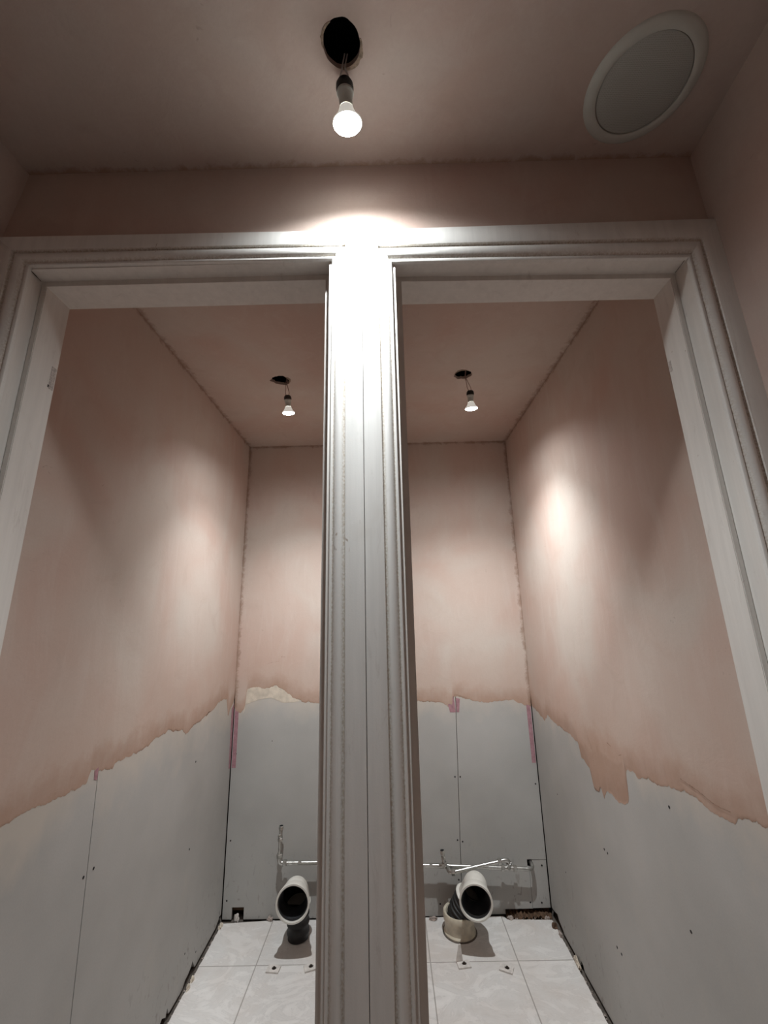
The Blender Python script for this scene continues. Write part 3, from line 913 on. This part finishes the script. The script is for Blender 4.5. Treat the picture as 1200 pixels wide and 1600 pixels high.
def soil_bend(label, M, axis, path, rub, base, R, rub_r):
    """path: points of the bend from behind the mouth down to the rubber"""
    root = empty('waste_pipe', (base[0], base[1], 0))
    off = Vector((base[0], base[1], 0))
    loc = lambda p: Vector(p) - off
    ax = Vector(axis).normalized()
    Mv = loc(M)
    pts_ = [Mv - ax * 0.055] + [loc(p) for p in path]
    sp = smooth_path(pts_, 8)
    rr = R - 0.0185
    n = len(sp)
    obj('pipe_bend', tube(sp, [rr] * n, 48, cap=False), M_UPVC, root, smooth=True)
    mouth(root, Mv, axis, R, M_UPVC)
    # near-black liner: the bore's shade put into the colour, capped deep inside
    inner = [Mv - ax * 0.024] + sp[1:]
    rI = [R - 0.0093] + [R - 0.0215] * (len(inner) - 1)
    bm = bmesh.new()
    ends = add_tube(bm, inner, rI, 48, cap=False)
    bm.faces.new(ends[-1])
    obj('shaded_bore', bm, M_INSIDE, root, smooth=True)
    bm = bmesh.new()
    add_tube_fixed(bm, [Mv - ax * 0.010, Mv - ax * 0.012, Mv - ax * 0.018, Mv - ax * 0.020], [R - 0.0083, R - 0.0125, R - 0.0125, R - 0.0088], ax, 48)
    obj('seal_lip', bm, M_RUBBER, root, smooth=True)
    # ribbed rubber spigot
    rp = smooth_path([loc(p) for p in rub], 10)
    m = len(rp)
    rad = []
    for i in range(m):
        rad.append(rub_r + (0.004 if (i % 5) in (1, 2) else 0.0))
    obj('rubber_fins', tube(rp, rad, 48), M_RUBBER, root, smooth=True)
    obj('bend_skirt', tube([sp[-1] + (sp[-2] - sp[-1]) * 1.2, sp[-1], sp[-1] + (sp[-1] - sp[-2]) * 0.6], [rr + 0.003, rub_r + 0.008, rub_r + 0.007], 48), M_UPVC, root, smooth=True)
    tag(root, *label)
    return root

rl = soil_bend(('white plastic waste pipe bend rising from the floor of the left cubicle, mouth open', 'pipe'),
               (-0.3952, 1.365, 0.2055), (0.04, -1, 0.02),
               [(-0.400, 1.44, 0.206), (-0.403, 1.478, 0.191), (-0.402, 1.503, 0.158), (-0.400, 1.512, 0.125)],
               [(-0.400, 1.512, 0.128), (-0.398, 1.513, 0.07), (-0.396, 1.514, 0.002)], (-0.396, 1.514), R=0.072, rub_r=0.046)
rr_ = soil_bend(('white plastic waste pipe bend with black ribbed rubber in a cream floor collar', 'pipe'),
                (0.3789, 1.355, 0.2030), (-0.14, -1, -0.03),
                [(0.394, 1.445, 0.213), (0.397, 1.470, 0.204), (0.389, 1.495, 0.175), (0.372, 1.507, 0.142)],
                [(0.370, 1.506, 0.143), (0.352, 1.520, 0.105), (0.334, 1.529, 0.070), (0.329, 1.531, 0.045)], (0.327, 1.532), R=0.070, rub_r=0.0545)
obj('floor_collar', lathe([(0.0560, 0.020), (0.0565, 0.072), (0.0600, 0.078), (0.069, 0.080), (0.0715, 0.076), (0.0705, 0.052), (0.0665, 0.046), (0.0655, 0.012), (0.071, 0.006), (0.071, 0.0), (0.05, 0.0)], 56),
    M_CREAM, rr_, smooth=True)
# grey-brown mortar around the pipes
for r_ in (rr_,):
    obj('mortar_ring', lathe([(0.05, 0.0005), (0.05, 0.006), (0.070, 0.004), (0.0755, 0.0012), (0.077, 0.0003)], 40), M_SCREED, r_, smooth=True)

# ---- water pipes along the back wall
def fitting(parent, a, b, r, name='compression_nut'):
    a, b = Vector(a), Vector(b)
    d = (b - a)
    pts_ = [a, a + d * 0.08, a + d * 0.1, a + d * 0.5, a + d * 0.52, a + d * 0.9, a + d * 0.92, b]
    bm = bmesh.new()
    add_tube(bm, [a, a + d * 0.12, a + d * 0.88, b], [r * 0.86, r, r, r * 0.86], 6)
    return obj(name, bm, M_CHROME, parent)

def bend(pts_, r, seg=14):
    return tube(smooth_path(pts_, 6), r, seg)

YP = 1.590
# left cubicle
wl = tag(empty('water_pipe', (-0.505, YP, 0.25)), 'short chromed water pipe with an upright shut-off valve on the left cubicle back wall', 'pipe', None)
def at(root, bm, *a, **k):
    o = obj(a[0], bm, a[1], root, **k)
    o.matrix_parent_inverse = Matrix.Translation(-Vector(root.location))
    return o
def fit(root, a, b, r, name='compression_nut'):
    o = fitting(root, a, b, r, name)
    o.matrix_parent_inverse = Matrix.Translation(-Vector(root.location))
    return o
at(wl, tube([(-0.49, YP, 0.2465), (-0.20, YP, 0.246), (-0.046, YP, 0.2455)], 0.0086, 16), 'horizontal_pipe', M_CHROME, smooth=True)
at(wl, bend([(-0.480, YP, 0.247), (-0.500, YP, 0.248), (-0.5095, YP, 0.258), (-0.5100, YP, 0.275)], 0.0105, 16), 'elbow', M_CHROME, smooth=True)
fit(wl, (-0.492, YP, 0.2475), (-0.474, YP, 0.2470), 0.0145)
fit(wl, (-0.5100, YP, 0.268), (-0.5100, YP, 0.286), 0.0145)
fit(wl, (-0.420, YP, 0.2465), (-0.402, YP, 0.2465), 0.0098, 'solder_sleeve')
at(wl, tube([(-0.5100, YP, 0.28), (-0.5085, YP, 0.352)], 0.0075, 16), 'riser', M_CHROME, smooth=True)
fit(wl, (-0.5085, YP, 0.338), (-0.5083, YP, 0.352), 0.0125)
at(wl, tube([(-0.5083, YP, 0.352), (-0.508, YP, 0.356), (-0.507, YP, 0.366), (-0.5065, YP, 0.385), (-0.506, YP, 0.388)], [0.009, 0.0105, 0.0085, 0.0095, 0.008], 16), 'isolation_valve', M_CHROME, smooth=True)
at(wl, tube([(-0.508, YP - 0.004, 0.363), (-0.515, YP - 0.014, 0.364)], [0.006, 0.0055], 12), 'valve_spindle', M_CHROME, smooth=True)
fit(wl, (-0.506, YP, 0.386), (-0.5055, YP, 0.402), 0.0125)
at(wl, tube([(-0.5055, YP, 0.4019), (-0.5055, YP, 0.4030)], 0.0085, 16), 'open_end', M_BLACK)

# right cubicle
wr = tag(empty('water_pipe', (0.48, YP, 0.21)), 'chromed water pipe run with a raised branch on the right cubicle back wall', 'pipe', None)
at(wr, tube([(0.048, YP, 0.2290), (0.20, YP, 0.2255), (0.26, YP, 0.2235)], 0.0086, 16), 'horizontal_pipe', M_CHROME, smooth=True)
at(wr, tube([(0.285, YP, 0.2225), (0.56, YP, 0.2095), (0.66, YP, 0.2045)], 0.0086, 16), 'horizontal_pipe', M_CHROME, smooth=True)
at(wr, bend([(0.655, YP, 0.2045), (0.675, YP, 0.2038), (0.692, YP + 0.006, 0.2040), (0.699, YP + 0.022, 0.2080), (0.699, YP + 0.055, 0.2090)], 0.0086, 16), 'elbow', M_CHROME, smooth=True)
fit(wr, (0.205, YP, 0.2254), (0.222, YP, 0.2250), 0.0098, 'solder_sleeve')
# tee and upright valve
at(wr, tube([(0.252, YP, 0.2240), (0.296, YP, 0.2222)], 0.0105, 16), 'tee', M_CHROME, smooth=True)
at(wr, tube([(0.277, YP, 0.2232), (0.276, YP - 0.022, 0.2330), (0.275, YP - 0.024, 0.2480)], 0.0095, 14), 'tee_branch', M_CHROME, smooth=True)
fit(wr, (0.276, YP - 0.022, 0.234), (0.274, YP - 0.024, 0.250), 0.0140)
at(wr, tube([(0.274, YP - 0.024, 0.250), (0.269, YP - 0.028, 0.290)], 0.0080, 14), 'riser', M_CHROME, smooth=True)
fit(wr, (0.2715, YP - 0.026, 0.262), (0.2700, YP - 0.027, 0.274), 0.0118)
at(wr, tube([(0.2705, YP - 0.031, 0.270), (0.2655, YP - 0.044, 0.272)], [0.0058, 0.0052], 12), 'valve_spindle', M_CHROME, smooth=True)
fit(wr, (0.2685, YP - 0.028, 0.286), (0.2670, YP - 0.029, 0.300), 0.0122)
at(wr, tube([(0.2668, YP - 0.029, 0.2999), (0.2667, YP - 0.029, 0.3010)], 0.0085, 14), 'open_end', M_BLACK)
# raised branch in front
YQ = YP - 0.045
at(wr, bend([(0.290, YP - 0.004, 0.220), (0.292, YP - 0.022, 0.2190), (0.300, YQ + 0.006, 0.2185), (0.320, YQ, 0.2200)], 0.0100, 14), 'elbow', M_CHROME, smooth=True)
fit(wr, (0.302, YQ + 0.002, 0.2185), (0.322, YQ, 0.2205), 0.0140)
at(wr, tube([(0.320, YQ, 0.2202), (0.435, YQ + 0.004, 0.2390), (0.553, YQ + 0.006, 0.2585)], 0.0086, 16), 'branch_pipe', M_CHROME, smooth=True)
fit(wr, (0.524, YQ + 0.006, 0.2540), (0.541, YQ + 0.006, 0.2567), 0.0138)
at(wr, bend([(0.536, YQ + 0.006, 0.2560), (0.556, YQ + 0.006, 0.2600), (0.572, YQ + 0.008, 0.2560), (0.578, YQ + 0.016, 0.2430), (0.580, YQ + 0.036, 0.2160), (0.580, YP, 0.2090)], 0.0088, 14), 'elbow', M_CHROME, smooth=True)
fit(wr, (0.5755, YQ + 0.012, 0.2480), (0.5785, YQ + 0.022, 0.2340), 0.0128)
at(wr, tube([(0.553, YP, 0.2100), (0.608, YP, 0.2072)], 0.0105, 16), 'tee', M_CHROME, smooth=True)
fit(wr, (0.545, YP, 0.2102), (0.561, YP, 0.2095), 0.0145)
fit(wr, (0.602, YP, 0.2075), (0.618, YP, 0.2067), 0.0145)

# ---- toilet fixing brackets left on the tiles
def bracket(x, y, rot, label, fin=0.0, fin_dx=0.0):
    root = empty('floor_bracket', (x, y, 0), (0, 0, rot))
    bm = bmesh.new()
    o = [(-0.026, -0.018), (0.026, -0.018), (0.026, 0.018), (-0.026, 0.018)]
    hl = [(0.010 * math.cos(a) + 0.002, 0.008 * math.sin(a) + 0.002) for a in [math.pi * k / 6 for k in range(12)]]
    obj('foot_plate', sheet(o, [hl], lambda u, v, d: (u, v, 0.0006 + d), 0.005), M_LUG, root)
    obj('screw_hole', lathe([(0, 0.0010), (0.0078, 0.0010), (0.0078, 0.0045), (0, 0.0035)], 14), M_DARK, root).location = (0.002, 0.002, 0)
    obj('screw_plug', lathe([(0, 0.0), (0.005, 0.0), (0.005, 0.007), (0.004, 0.009), (0, 0.009)], 12), M_DARK, root, smooth=True).location = (0.002, 0.003, 0.0006)
    if fin:
        obj('upright_lug', hexa([(-0.024 + fin_dx, 0.0135, 0.008), (0.004 + fin_dx, 0.0135, 0.008), (-0.002 + fin_dx, 0.0135, 0.008 + fin), (-0.010 + fin_dx, 0.0135, 0.008 + fin)],
                                [(-0.024 + fin_dx, 0.0175, 0.008), (0.004 + fin_dx, 0.0175, 0.008), (-0.002 + fin_dx, 0.0170, 0.008 + fin), (-0.010 + fin_dx, 0.0170, 0.008 + fin)]), M_LUG, root)
    tag(root, label, 'bracket', 'toilet fixing brackets on the floor')
    return root
bracket(-0.460, 1.336, -0.12, 'off-white plastic floor bracket in the left cubicle, on the side nearer its left wall')
bracket(-0.310, 1.342, 0.35, 'off-white plastic floor bracket in the left cubicle, half hidden by the white post')
bracket(0.312, 1.342, 0.12, 'off-white floor bracket with a tall white upright fin, below the cream collar', fin=0.055, fin_dx=-0.004)
bracket(0.478, 1.318, -0.45, 'off-white plastic floor bracket without a fin in the right cubicle')

# ---- broken plaster along the floor edges
def chunk(name, loc, size, seed, material):
    bm = bmesh.new()
    bmesh.ops.create_icosphere(bm, subdivisions=3, radius=1.0)
    for v in bm.verts:
        n = 1 + 0.7 * noise.noise(v.co * 1.5 + Vector((seed, seed * 2, 0))) + 0.35 * noise.noise(v.co * 4 + Vector((seed, 0, seed)))
        v.co = Vector((v.co.x * size[0] * n, v.co.y * size[1] * n, max(-0.35, v.co.z) * size[2] * n))
    zmin = min(v.co.z for v in bm.verts)
    for v in bm.verts:
        v.co.z -= zmin
    o = obj(name, bm, material, None)
    o.location = loc
    return o
frs = [
    ((-0.771, 1.585, -0.008), (0.007, 0.017, 0.015), M_SMEAR, 'largest pale plaster lump in the left rear floor corner'),
    ((-0.769, 1.290, -0.008), (0.006, 0.011, 0.014), M_SMEAR, 'pale plaster chip in the dark gap by the left wall, farther of two'),
    ((-0.768, 1.255, -0.008), (0.006, 0.013, 0.014), M_SMEAR, 'pale plaster chip in the dark gap by the left wall, nearer of two'),
    ((-0.712, 1.630, -0.008), (0.011, 0.006, 0.022), M_LUG, 'pale plaster lump inside the square hole in the left back wall'),
    ((0.757, 1.545, -0.006), (0.010, 0.012, 0.016), M_RUBBLE, 'brown plaster lump in the right rear floor corner'),
    ((0.764, 1.490, -0.008), (0.006, 0.020, 0.014), M_CRUMB, 'pink plaster lump by the right wall just in front of the rear corner'),
    ((0.768, 1.335, -0.008), (0.006, 0.028, 0.020), M_SMEAR, 'long cream plaster chip standing against the right wall'),
    ((0.745, 1.604, -0.008), (0.012, 0.008, 0.011), M_CRUMB, 'pink rubble lump under the small board piece by the right wall'),
    ((0.575, 1.606, -0.008), (0.012, 0.010, 0.012), M_CRUMB, 'pinkish rubble lump at the left end of the dark slot in the back wall'),
    ((-0.553, 1.622, 0.0005), (0.012, 0.006, 0.012), M_CRUMB, 'small plaster crumb at the foot of the back wall left of the waste pipe'),
    ((0.215, 1.608, 0.0005), (0.018, 0.008, 0.008), M_CRUMB, 'low plaster crumb at the foot of the back wall beside the cream collar'),
]
for i, (l, s, m, lab) in enumerate(frs):
    tag(chunk('plaster_fragment', l, s, i * 3.3 + 1, m), lab, 'rubble', 'broken plaster along the floor edges')
rng_ = random.Random(4)
bm = bmesh.new()
for i in range(150):
    side = rng_.random()
    if side < 0.55:
        x, y = XR - 0.010 + rng_.uniform(-0.005, 0.006), rng_.uniform(0.9, 1.6)
    elif side < 0.75:
        x, y = XL + 0.006 + rng_.uniform(-0.004, 0.004), rng_.uniform(0.9, 1.6)
    else:
        x, y = rng_.uniform(0.56, 0.76), YB - 0.018 + rng_.uniform(-0.012, 0.008)
    s = rng_.uniform(0.0015, 0.0045)
    q = bmesh.ops.create_icosphere(bm, subdivisions=1, radius=s)
    for v in q['verts']:
        v.co = Vector((v.co.x * rng_.uniform(0.7, 1.3) + x, v.co.y * rng_.uniform(0.7, 1.6) + y, v.co.z * 0.8 - 0.008 + s * 0.8))
dust = obj('plaster_dust', bm, M_CRUMB)
dust['kind'] = 'stuff'
tag(dust, 'loose plaster crumbs scattered in the gap between tiles and walls', 'rubble')
